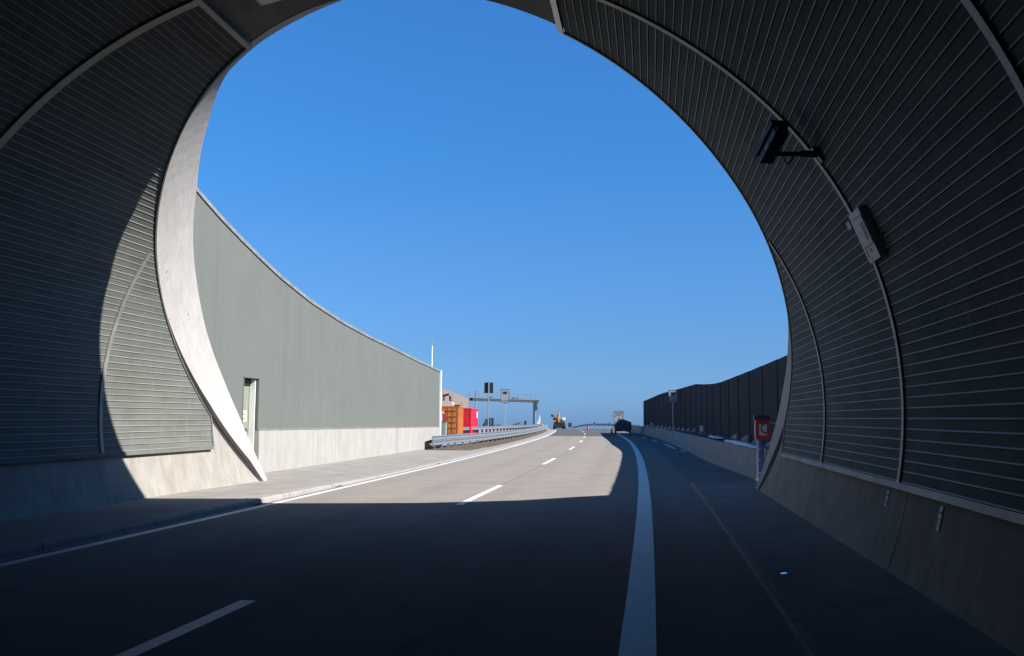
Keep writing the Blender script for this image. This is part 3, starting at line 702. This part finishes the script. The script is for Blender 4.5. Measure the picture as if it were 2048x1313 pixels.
def pole_mesh(s, u, z0, z1, r): 
    q = MB(); q.tube([P(s, u, z0), P(s, u, z1)], r, 10); return q
def pictogram_sign(s, u, zb, zt, wd, ground, label, cat, group):
    t = thing('tunnel_sign', P(s, u, ground), label, cat, group)
    pole_mesh(s+.06, u, ground, zt-.1, 0.05).build('pole', M['galv_post'], t)
    mb = MB(); mb.box(s-.03, s, u-wd/2, u+wd/2, zb, zt); bd = mb.build('board', M['signface'], t)
    h = zt-zb; mb = MB()
    for (a0, a1, c0, c1) in ((-.5, -.45, 0, 1), (.45, .5, 0, 1), (-.45, .45, 0, .035), (-.45, .45, .965, 1)):
        mb.box(s-.036, s-.031, u+a0*wd, u+a1*wd, zb+c0*h, zb+c1*h)
    mb.build('border', M['blackboard'], bd)
    mb = MB()   # picture: dark bowl-shaped vehicle tail and a bar
    def pl(pts): mb.prism([P(s-.036, u+a*wd, zb+c*h) for a, c in pts], Vector(P(s-.031, u, 0))-Vector(P(s-.036, u, 0)))
    pl([(-.30, .77), (-.22, .83), (.22, .83), (.30, .77), (.24, .73), (-.24, .73)])
    pl([(-.24, .72), (.24, .72), (.16, .63), (.10, .60), (.06, .63), (-.06, .63), (-.10, .60), (-.16, .63)])
    mb.build('picture', M['black'], bd)
    mb = MB(); rr = random.Random(3)
    x = -.34
    while x < .32:
        w_ = rr.uniform(.05, .10); mb = MB(); mb.box(s-.035, s-.031, u+x*wd, u+(x+w_)*wd, zb+.12*h, zb+rr.uniform(.17, .19)*h); x += w_+.035; mb.build('print', M['ink'], bd)
    return t
pictogram_sign(79, 3.37, 3.1, 4.12, .74, .9, 'pale sign with dark vehicle picture on a pole in front of the dark noise wall', 'road sign', 'tunnel information signs')
pictogram_sign(125, -14.12, 3.72, 5.46, 1.1, 0.05, 'grey sign with dark vehicle picture on a pole behind the left guardrail', 'road sign', 'tunnel information signs')
def delin(s, u, z0, h, lab):
    t = thing('marker_post', P(s, u, z0), lab, 'marker post', 'white marker posts behind the barrier')
    mb = MB(); mb.box(s, s+.05, u-.05, u+.05, z0, z0+h*.45); mb.build('foot', M['galv_post'], t)
    mb = MB(); mb.box(s-.01, s+.06, u-.09, u+.09, z0+h*.4, z0+h); mb.build('head', M['white'], t)
delin(57, 3.6, .88, .55, 'near white marker post on the barrier strip before the dark wall')
delin(105, 3.15, .9, .5, 'tiny far white marker post near the end of the dark wall')

# dark covered trailer in shadow and square sign
tr = thing('covered_trailer', P(118, .65, 0), 'dark covered trailer parked in the wall shadow beside the square sign', 'trailer')
mb = MB(); sec = [(-.95, .45), (-.98, 1.05), (-.35, 1.70), (.0, 1.74), (.95, 1.38), (1.0, .62), (.85, .40)]
mb.prism([P(117, .65+a, z) for a, z in sec], Vector(P(120.4, .65, 0))-Vector(P(117, .65, 0))); mb.build('cover', M['tarp'], tr)
mb = MB(); mb.box(116.95, 120.4, -.22, 1.5, .28, .46); mb.build('chassis', M['black'], tr)
for uu in (-.30, 1.42):
    q = MB(); q.tube([P(118.4, uu, .32), P(118.4, uu+.2, .32)], .32, 18); q.build('wheel', M['rubber'], tr)
    q = MB(); q.box(116.92, 116.95, uu+.02, uu+.18, .34, .44); q.build('tail_light', M['red'], tr)
q = MB(); q.box(116.92, 116.95, .45, .85, .33, .43); q.build('number_plate', M['offwhite'], tr)
bl = thing('warning_beacon', P(116, -.75, 0), 'small dark red road beacon with a white top left of the covered trailer', 'beacon')
q = MB(); q.box(115.9, 116.1, -.95, -.55, 0, .12); q.build('foot', M['rubber'], bl)
q = MB(); q.box(115.97, 116.02, -.85, -.65, .12, .55); q.build('body', M['phonered'], bl)
q = MB(); q.tube([P(116, -.72, .55), P(116, -.72, .72)], .08, 10); q.build('head', M['white'], bl)
si = thing('square_sign', P(125, .4, 0), 'square pale sign with two lines of print and an arrow above the dark trailer', 'road sign')
pole_mesh(125.06, -.05, 0, 2.7, .06).build('pole', M['galv_post'], si)
q = MB(); q.box(124.97, 125, -.27, 1.06, 1.35, 2.78); bd = q.build('board', M['signface'], si)
q = MB()
for a0, a1, c0, c1 in ((-.25, 1.04, 2.74, 2.765), (-.25, 1.04, 1.365, 1.39), (-.25, -.225, 1.39, 2.74), (1.015, 1.04, 1.39, 2.74)): q.box(124.95, 124.968, a0, a1, c0, c1)
q.build('border', M['ink'], bd)
rr = random.Random(5)
for z, a0, a1 in ((2.48, -.05, .9), (2.22, 0.05, .8), (1.98, -.12, .12)):
    x = a0; q = MB()
    while x < a1: w_ = rr.uniform(.05, .1); q.box(124.955, 124.968, x, x+w_, z, z+.09); x += w_+.035
    q.build('print_line', M['ink'], bd)
q = MB(); d_ = Vector(P(124.968, 0, 0))-Vector(P(124.95, 0, 0))
for pts in ([(.28, 1.48), (.33, 1.46), (.55, 1.78), (.49, 1.82)], [(.42, 1.83), (.60, 1.70), (.60, 1.95)]): q.prism([P(124.95, a_, z_) for a_, z_ in pts], d_)
q.build('arrow', M['ink'], bd)

# ------------------------------------------------------------------ guardrails
def guardrail(name, pts, label, zt, beams, post_step, post_mat, post_h0, post_u=0.0, sg=1, pw_=.05):
    t = thing(name, P(pts[0][0], pts[0][1], 0), label, 'guardrail', 'steel guardrails')
    def ur(s): return interp(s, [q[0] for q in pts], [q[1] for q in pts])
    s0, s1 = pts[0][0], pts[-1][0]; ss = svals(s0, s1, 2.0)
    for (zb, h) in beams:
        mb = MB(); rows = []
        W = [(0, 0), (.04, .02), (.06, .16), (.03, .30), (.0, .42), (0, .58), (.03, .70), (.06, .84), (.04, .98), (0, 1.0)]
        for s in ss:
            c = crest(s); rows.append([P(s, ur(s)+sg*(d+.02), zb+k*h+c) for d, k in W]+[P(s, ur(s)-.015*sg, zb+h+c), P(s, ur(s)-.015*sg, zb+c)])
        mb.grid(rows); n = len(W)+2; mb.face(*range(n)); mb.build('beam', M['galv'], t)
    s = s0+1.0; k = 0
    while s < s1 and k < 95:
        q = MB(); c = crest(s); u = ur(s)-sg*.09+post_u
        q.box(s-.03, s+.03, u-pw_, u+pw_, -.05+c, zt+c); q.build('post', post_mat, t); s += post_step; k += 1
    return t
guardrail('guardrail', [(53.4, -11.45), (60, -11.3), (68, -10.55), (78, -10.1), (95, -9.75), (120, -9.45), (160, -9.1)], 'near left galvanised guardrail with two stacked beams, starting at the wall end', .70, [(.22, .27), (.50, .26)], 2.0, M['galv_post'], 0)
guardrail('guardrail', [(74, -18.2), (87, -16.87), (100, -15.1), (112, -13.72), (126, -12.1), (140, -10.9), (158, -10.2)], 'rear left guardrail with dark posts running in front of the containers', .80, [(.55, .30)], 2.0, M['blackboard'], 0, pw_=.09)
guardrail('guardrail', [(140, 4.4), (150, 1.6), (165, -.2), (185, -1.3), (215, -2.6)], 'far guardrail crossing behind the road crest beside the square sign', 1.0, [(.62, .34)], 4.0, M['galv_post'], 0)

# ------------------------------------------------------------------ left background
pw = thing('timber_fence_wall', P(100, -19, 0), 'brown grey timber noise wall with a falling top behind the containers', 'wall')
mb = MB(); rows = []
PW = [(84, -17.9, 4.85), (95, -18.3, 4.72), (108, -18.7, 4.6), (118, -18.85, 4.42), (125, -18.8, 4.2)]
for s in svals(84, 125, .5):
    u = interp(s, [q[0] for q in PW], [q[1] for q in PW]); z = interp(s, [q[0] for q in PW], [q[2] for q in PW])
    d = .03 if int(s*2) % 2 else 0; rows.append([P(s, u+d, 0), P(s, u+d, z), P(s, u-.2, z), P(s, u-.2, 0)])
mb.grid(rows); mb.build('boards', M['pinkwall'], pw)
mb = MB(); mb.box(124.95, 125.2, -19.1, -18.72, 0, 4.26); mb.build('end_post', M['pinkwall'], pw)
# orange shipping container, door end towards us
def container(name, s0, s1, u0, u1, z0, z1, m, label, doors):
    t = thing(name, P(s0, (u0+u1)/2, z0), label, 'container', 'site containers')
    f = MB(); w_ = .12
    for u in (u0, u1-w_):
        f.box(s0-.03, s0+w_, u, u+w_, z0, z1); f.box(s1-w_, s1, u, u+w_, z0, z1)
    f.box(s0-.03, s0+w_, u0, u1, z1-w_, z1+.01); f.box(s0-.03, s0+w_, u0, u1, z0, z0+w_)
    f.box(s0, s1, u1-.08, u1+.02, z1-.1, z1+.008); f.box(s0, s1, u1-.08, u1+.02, z0, z0+.1); f.build('frame', m, t)
    b_ = MB(); n = 14
    for k in range(n):    # corrugated long side facing the road
        a0 = s0+(s1-s0)*k/n; a1 = s0+(s1-s0)*(k+1)/n; d = .03 if k % 2 else 0
        b_.box(a0, a1, u0+.05, u1-.03-d, z0+.05, z1-.02)
    b_.build('side_walls', m, t)
    hw = (u1-u0-2*w_)/2
    for i in range(2):
        d_ = MB(); ua = u0+w_+i*hw; d_.box(s0-.01, s0+.04, ua+.01, ua+hw-.01, z0+.13, z1-.13)
        for k in range(5 if doors else 0): d_.box(s0-.07, s0-.01, ua+.06, ua+hw-.06, z0+.2+k*.5, z0+.27+k*.5)
        dd = d_.build('door', m, t)
        if doors:
            for k in (.3, .7):
                q = MB(); q.tube([P(s0-.06, ua+hw*k, z0+.1), P(s0-.06, ua+hw*k, z1-.1)], .014, 6); q.build('lock_rod', m, dd)
    return t
oc = container('shipping_container', 85, 88.2, -17.25, -14.92, .18, 2.78, M['orange'], 'orange shipping container with ribbed doors behind the rear guardrail', True)
q = MB(); q.box(84.92, 84.96, -16.55, -16.2, 2.05, 2.35); q.build('door_label', M['offwhite'], oc)
rc = container('shipping_container', 97, 103, -17.7, -15.32, .12, 2.72, M['red'], 'bright red container with a white label right of the orange one', False)
q = MB(); q.box(101.6, 102.4, -15.30, -15.29, 1.75, 2.4); q.build('side_label', M['white'], rc)
jk = thing('site_compressor', P(86, -16.3, 2.8), 'grey site machine with loose dark parts on top of the orange container', 'machine')
q = MB(); q.prism([P(85.6, -16.75+a, 2.79+z) for a, z in ((0, 0), (1.25, 0), (1.2, .30), (.9, .45), (.35, .48), (.1, .3))], Vector(P(86.6, 0, 0))-Vector(P(85.6, 0, 0))); q.build('body', M['offwhite'], jk)
q = MB(); q.tube([P(86, -16.4, 3.2), P(86, -16.4, 3.75)], .07, 8); q.tube([P(86, -16.5, 3.7), P(86, -15.95, 3.85)], .1, 8); q.tube([P(86, -15.8, 3.2), P(86, -15.85, 3.7)], .1, 8); q.build('pipes', M['black'], jk)
q = MB(); q.box(85.7, 86.4, -16.9, -16.75, 2.79, 3.4); q.build('panel', M['black'], jk)
for k, (s_, lab) in enumerate(((86.0, 'near dark beam lying on the right edge of the orange container roof'), (86.35, 'far dark beam lying on the right edge of the orange container roof'))):
    q = MB(); q.tube([P(s_, -15.55, 2.86), P(s_+.08, -14.97, 2.86)], .06, 8); tag(q.build('timber_beam', M['darkwood']), lab, 'beam', 'beams on the container roof')
rw = thing('barrier_board', P(78, -15.25, .9), 'red board with a white vertical bar in front of the orange container', 'sign')
q = MB(); q.box(78, 78.03, -15.62, -14.92, 1.42, 2.08); bd = q.build('board', M['phonered'], rw)
q = MB(); q.box(77.97, 77.998, -15.34, -15.22, 1.5, 2.0); q.build('bar', M['white'], bd)
q = MB(); q.tube([P(78.06, -15.27, .1), P(78.06, -15.27, 1.9)], .03, 8); q.build('post', M['galv_post'], rw)
for k, (u, lab) in enumerate(((-15.55, 'left grey green bin below the red board'), (-15.02, 'right grey green bin below the red board'))):
    bn = thing('waste_bin', P(77.4, u, .1), lab, 'bin', 'bins at the orange container')
    q = MB(); q.hexa([P(77.2, u-.2, .1), P(77.2, u+.2, .1), P(77.7, u+.2, .1), P(77.7, u-.2, .1), P(77.12, u-.24, 1.3), P(77.12, u+.24, 1.3), P(77.75, u+.24, 1.3), P(77.75, u-.24, 1.3)]); q.build('body', M['bin'], bn)
    q = MB(); q.box(77.1, 77.78, u-.255, u+.255, 1.3, 1.38); q.build('lid', M['bin'], bn)
# traffic light backs on a tall pole
tl = thing('traffic_signal', P(116, -15.47, 0), 'two tall black signal boards on one pole, seen from behind, above the gantry', 'traffic signal')
pole_mesh(115.95, -15.45, 0, 6.12, .075).build('pole', M['galv'], tl)
for a, b_ in ((-15.98, -15.52), (-15.36, -14.90)):
    q = MB(); q.box(116.02, 116.08, a, b_, 4.72, 6.0); bo = q.build('signal_board', M['blackboard'], tl)
    q = MB(); q.box(116.0, 116.02, a+.08, b_-.08, 4.85, 5.25); q.box(116.0, 116.02, a+.08, b_-.08, 5.4, 5.85); q.build('lamp_case', M['black'], bo)
# gantry
GA, GB = Vector(P(195, -23.94, 0)), Vector(P(214, -10.5, 0)); gd = (GB-GA); gl = gd.length; gd.normalize(); gn = gd.cross(Vector((0, 0, 1))); UPZ = Vector((0, 0, 1))
ga = thing('sign_gantry', GA, 'grey steel sign gantry with railed walkway far over the left lanes', 'gantry')
def gp(t, n, z): return GA+gd*(t*gl)+gn*n+UPZ*z
q = MB(); q.obox(gp(.5, 0, 5.42), gd, gn, UPZ, gl/2+.2, .5, .28); q.build('beam', M['blackboard'], ga)
q = MB()
for z in (5.75, 6.35, 7.05): q.tube([gp(-.01, -.5, z), gp(1.01, -.5, z)], .05, 6)
for k in range(16): q.tube([gp(k/15, -.5, 5.7), gp(k/15, -.5, 7.05)], .035, 6)
q.build('railing', M['steel'], ga)
for t in (.045, .955):
    q = MB(); q.tube([gp(t-.02 if t < .5 else t, .3, -1.5), gp(t, .3, 5.2)], .16, 8); q.build('leg', M['galv'], ga)
    if t < .5:
        q = MB(); q.tube([gp(t+.035, -.3, -1.5), gp(t+.035, -.3, 7.2)], .12, 8); q.build('leg', M['galv'], ga)
for t in (.30, .66, .72):
    q = MB(); q.obox(gp(t, -.6, 5.95), gd, gn, UPZ, .5 if t != .72 else .2, .08, .16); q.build('cabinet', M['blackboard'], ga)
rs = thing('round_signals', gp(.955, -.4, 3.4), 'two dark round signal backs on the right leg of the gantry', 'traffic signal')
for z in (5.1-.05, 3.95):
    q = MB()
    for o in (-.26, .26):
        c_ = gp(.955, -.25, z)+gd*o*.3
    q.tube([gp(.955, .50, z), gp(.955, .62, z)], .56, 20); q.build('signal_back', M['black'], rs)
q = MB(); q.tube([gp(.955, -.1, -1.5), gp(.955, -.1, 5.6)], .12, 8); q.build('pole', M['galv'], rs)
# small far things
pb = thing('warning_flag_post', P(170, -10.63, 0), 'leaning white and red warning post at the road bend under the gantry', 'post')
q = MB(); q.prism([P(170, -10.95, .9), P(170, -10.35, .45), P(170, -10.25, 1.5), P(170, -10.45, 2.3), P(170, -10.6, 1.5)], Vector((0, .06, 0))); q.build('board', M['white'], pb)
q = MB(); q.tube([P(170.1, -10.4, -.1), P(170.1, -10.6, 1.2)], .06, 6); q.build('stand', M['phonered'], pb)
db = thing('dark_board', P(180, -19.4, 0), 'dark upright board beside the tall signal pole, low behind the guardrail', 'board')
q = MB(); q.box(180, 180.1, -19.8, -19.45, .1, 1.75); q.box(180, 180.1, -19.35, -18.9, .1, 1.75); q.build('board', M['blackboard'], db)
q = MB(); q.tube([P(180.15, -19.4, -.2), P(180.15, -19.4, .4)], .05, 6); q.build('post', M['black'], db)
tc_ = thing('small_tractor', P(182, -20.4, 0), 'small dark green machine low beside the tall signal pole', 'machine')
q = MB(); q.box(182, 184, -20.9, -19.8, .25, .85); q.build('body', M['teal'], tc_)
q = MB(); q.box(182.5, 183.6, -20.7, -20.1, .85, 1.5); q.build('cab', M['teal'], tc_)
for a_ in (-20.95, -19.75):
    for s_ in (182.3, 183.7):
        q = MB(); q.tube([P(s_, a_-.1, .25), P(s_, a_+.1, .25)], .3, 12); q.build('wheel', M['rubber'], tc_)
bo = thing('dark_bollard', P(170, -12.9, 0), 'short black bollard standing alone behind the guardrails under the gantry', 'bollard')
q = MB(); q.box(169.9, 170.2, -13.1, -12.75, .0, 1.2); q.build('body', M['black'], bo); q = MB(); q.box(169.85, 170.25, -13.15, -12.7, 1.2, 1.3); q.build('cap', M['blackboard'], bo)
def smallpost(name, s, u, h, wd, lab, cat, m, grp=None):
    t = thing(name, P(s, u, crest(s)), lab, cat, grp)
    q = MB(); q.tube([P(s, u, crest(s)-.1), P(s, u, crest(s)+h)], .04, 6); q.build('post', M['galv_post'], t)
    q = MB(); q.box(s-.05, s+.0, u-wd/2, u+wd/2, crest(s)+h-wd*1.3, crest(s)+h); q.build('plate', m, t)
smallpost('small_road_sign', 168, -5.2, 1.05, .6, 'dark back of a small road sign right of the excavator', 'road sign', M['blackboard'])
smallpost('reflector_post', 170, -.89, 1.2, .22, 'thin reflector post on the crest, left of the other', 'marker post', M['blackboard'], 'reflector posts on the crest')
smallpost('reflector_post', 170, 1.71, 1.15, .22, 'thin reflector post on the crest, nearest the square sign', 'marker post', M['blackboard'], 'reflector posts on the crest')
smallpost('reflector_post', 172, -2.0, .75, .16, 'lowest dark reflector post on the crest', 'marker post', M['blackboard'], 'reflector posts on the crest')
cn = thing('dark_cone', P(160, -2.46, 0), 'dark traffic cone standing on the far asphalt', 'cone')
q = MB(); q.tube([P(160, -2.46, .05), P(160, -2.46, .6)], .22, 12, .05); q.build('body', M['phonered'], cn); q = MB(); q.box(159.75, 160.25, -2.7, -2.2, 0.004, .06); q.build('base', M['rubber'], cn)
# excavator on the crest
ex = thing('excavator', P(167, -7.1, 0), 'orange and white excavator with folded arm on the road crest', 'excavator')
z0 = crest(167)
for u in (-8.1, -6.5):
    q = MB(); q.prism([P(165.8+a_, u, z0+z_) for a_, z_ in ((0, .25), (.25, .02), (2.4, .02), (2.7, .25), (2.7, .5), (2.4, .7), (.25, .7), (0, .5))], Vector((.5, 0, 0))); q.build('track', M['rubber'], ex)
q = MB(); q.box(165.9, 168.4, -8.0, -6.1, z0+.15, z0+1.15); q.build('chassis', M['black'], ex)
q = MB(); q.box(165.9, 167.2, -7.25, -6.05, z0+1.0, z0+1.62); q.build('engine_cover', M['salmon'], ex)
q = MB(); q.box(165.75, 166.3, -6.55, -6.0, z0+1.45, z0+1.95); q.build('counterweight', M['white'], ex)
q = MB(); q.box(166.2, 167.8, -8.15, -7.25, z0+1.1, z0+2.0); cb_ = q.build('cab', M['salmon'], ex)
q = MB(); q.box(166.17, 166.2, -8.05, -7.35, z0+1.5, z0+1.92); q.build('window', M['glass'], cb_)
q = MB(); q.tube([P(166.5, -7.25, z0+1.6), P(167, -7.05, z0+2.75)], .16, 8); q.tube([P(167, -7.05, z0+2.75), P(167.4, -7.4, z0+1.9)], .13, 8); q.build('boom', M['yellow'], ex)
q = MB(); q.tube([P(166.3, -7.9, z0+1.9), P(166.5, -8.3, z0+2.3)], .12, 8); q.box(166.2, 166.8, -8.5, -8.05, z0+2.05, z0+2.4); q.build('bucket', M['darkwood'], ex)
# soil heap by the bend
q = MB(); hp_ = (P(152, -9.9, 0)); rr = random.Random(11); rows = []
for i in range(9):
    row = []
    for j in range(11):
        r = math.hypot((i-4)/4, (j-5)/5); row.append(P(150+i*.7, -11.2+j*.26, max(-.05, .95*(1-r)+rr.uniform(-.05, .05))))
    rows.append(row)
q.grid(rows); tag(q.build('soil_heap', M['pinkwall']), 'low heap of reddish soil at the bend of the guardrail', 'soil heap')
# far leafless bushes on the skyline left of the gantry leg
def bush(s, u, w_, h, seed, lab):
    t = thing('bare_bush', P(s, u, crest(s)), lab, 'bush', 'bare bushes on the skyline')
    r = random.Random(seed); q = MB(); zb = -4.5
    for k in range(7): q.tube([P(s, u+r.uniform(-.3, .3)*w_, -9), P(s+r.uniform(-1, 1), u+r.uniform(-.5, .5)*w_, zb+h*.6)], .12, 5, .05)
    q.build('trunk', M['leaf'], t); q = MB()
    for k in range(420):
        a_ = r.uniform(0, 6.28); e = math.sqrt(r.random()); x = math.cos(a_)*e*w_; zc = (math.sin(a_)*e*.5+.5)*h*(1-(x/w_)**2*.5)
        c_ = Vector(P(s+r.uniform(-w_, w_)*.5, u+x, zb+zc)); d = Vector((r.uniform(-1, 1), r.uniform(-1, 1), r.uniform(-.3, 1))).normalized(); f_ = d.cross(Vector((r.uniform(-1, 1), r.uniform(-1, 1), .3))).normalized()
        l_ = r.uniform(.3, .8); q.poly([c_-d*l_-f_*.07, c_+d*l_, c_-d*l_+f_*.07])
    q.build('crown', M['leaf'], t)
for k, (u, w_, h, lab) in enumerate(((-22.5, 2.2, 3.6, 'leftmost low bare bush on the skyline beside the dark board'), (-17.0, 3.0, 4.4, 'widest bare bush on the skyline left of the grey pictogram sign'), (-10.5, 3.5, 5.0, 'tallest bare bush on the skyline behind the grey pictogram sign'), (-4.5, 3.6, 4.4, 'bare bush on the skyline right of the grey pictogram sign'))): bush(300, u+4.0-6, w_, h, k+20, lab)
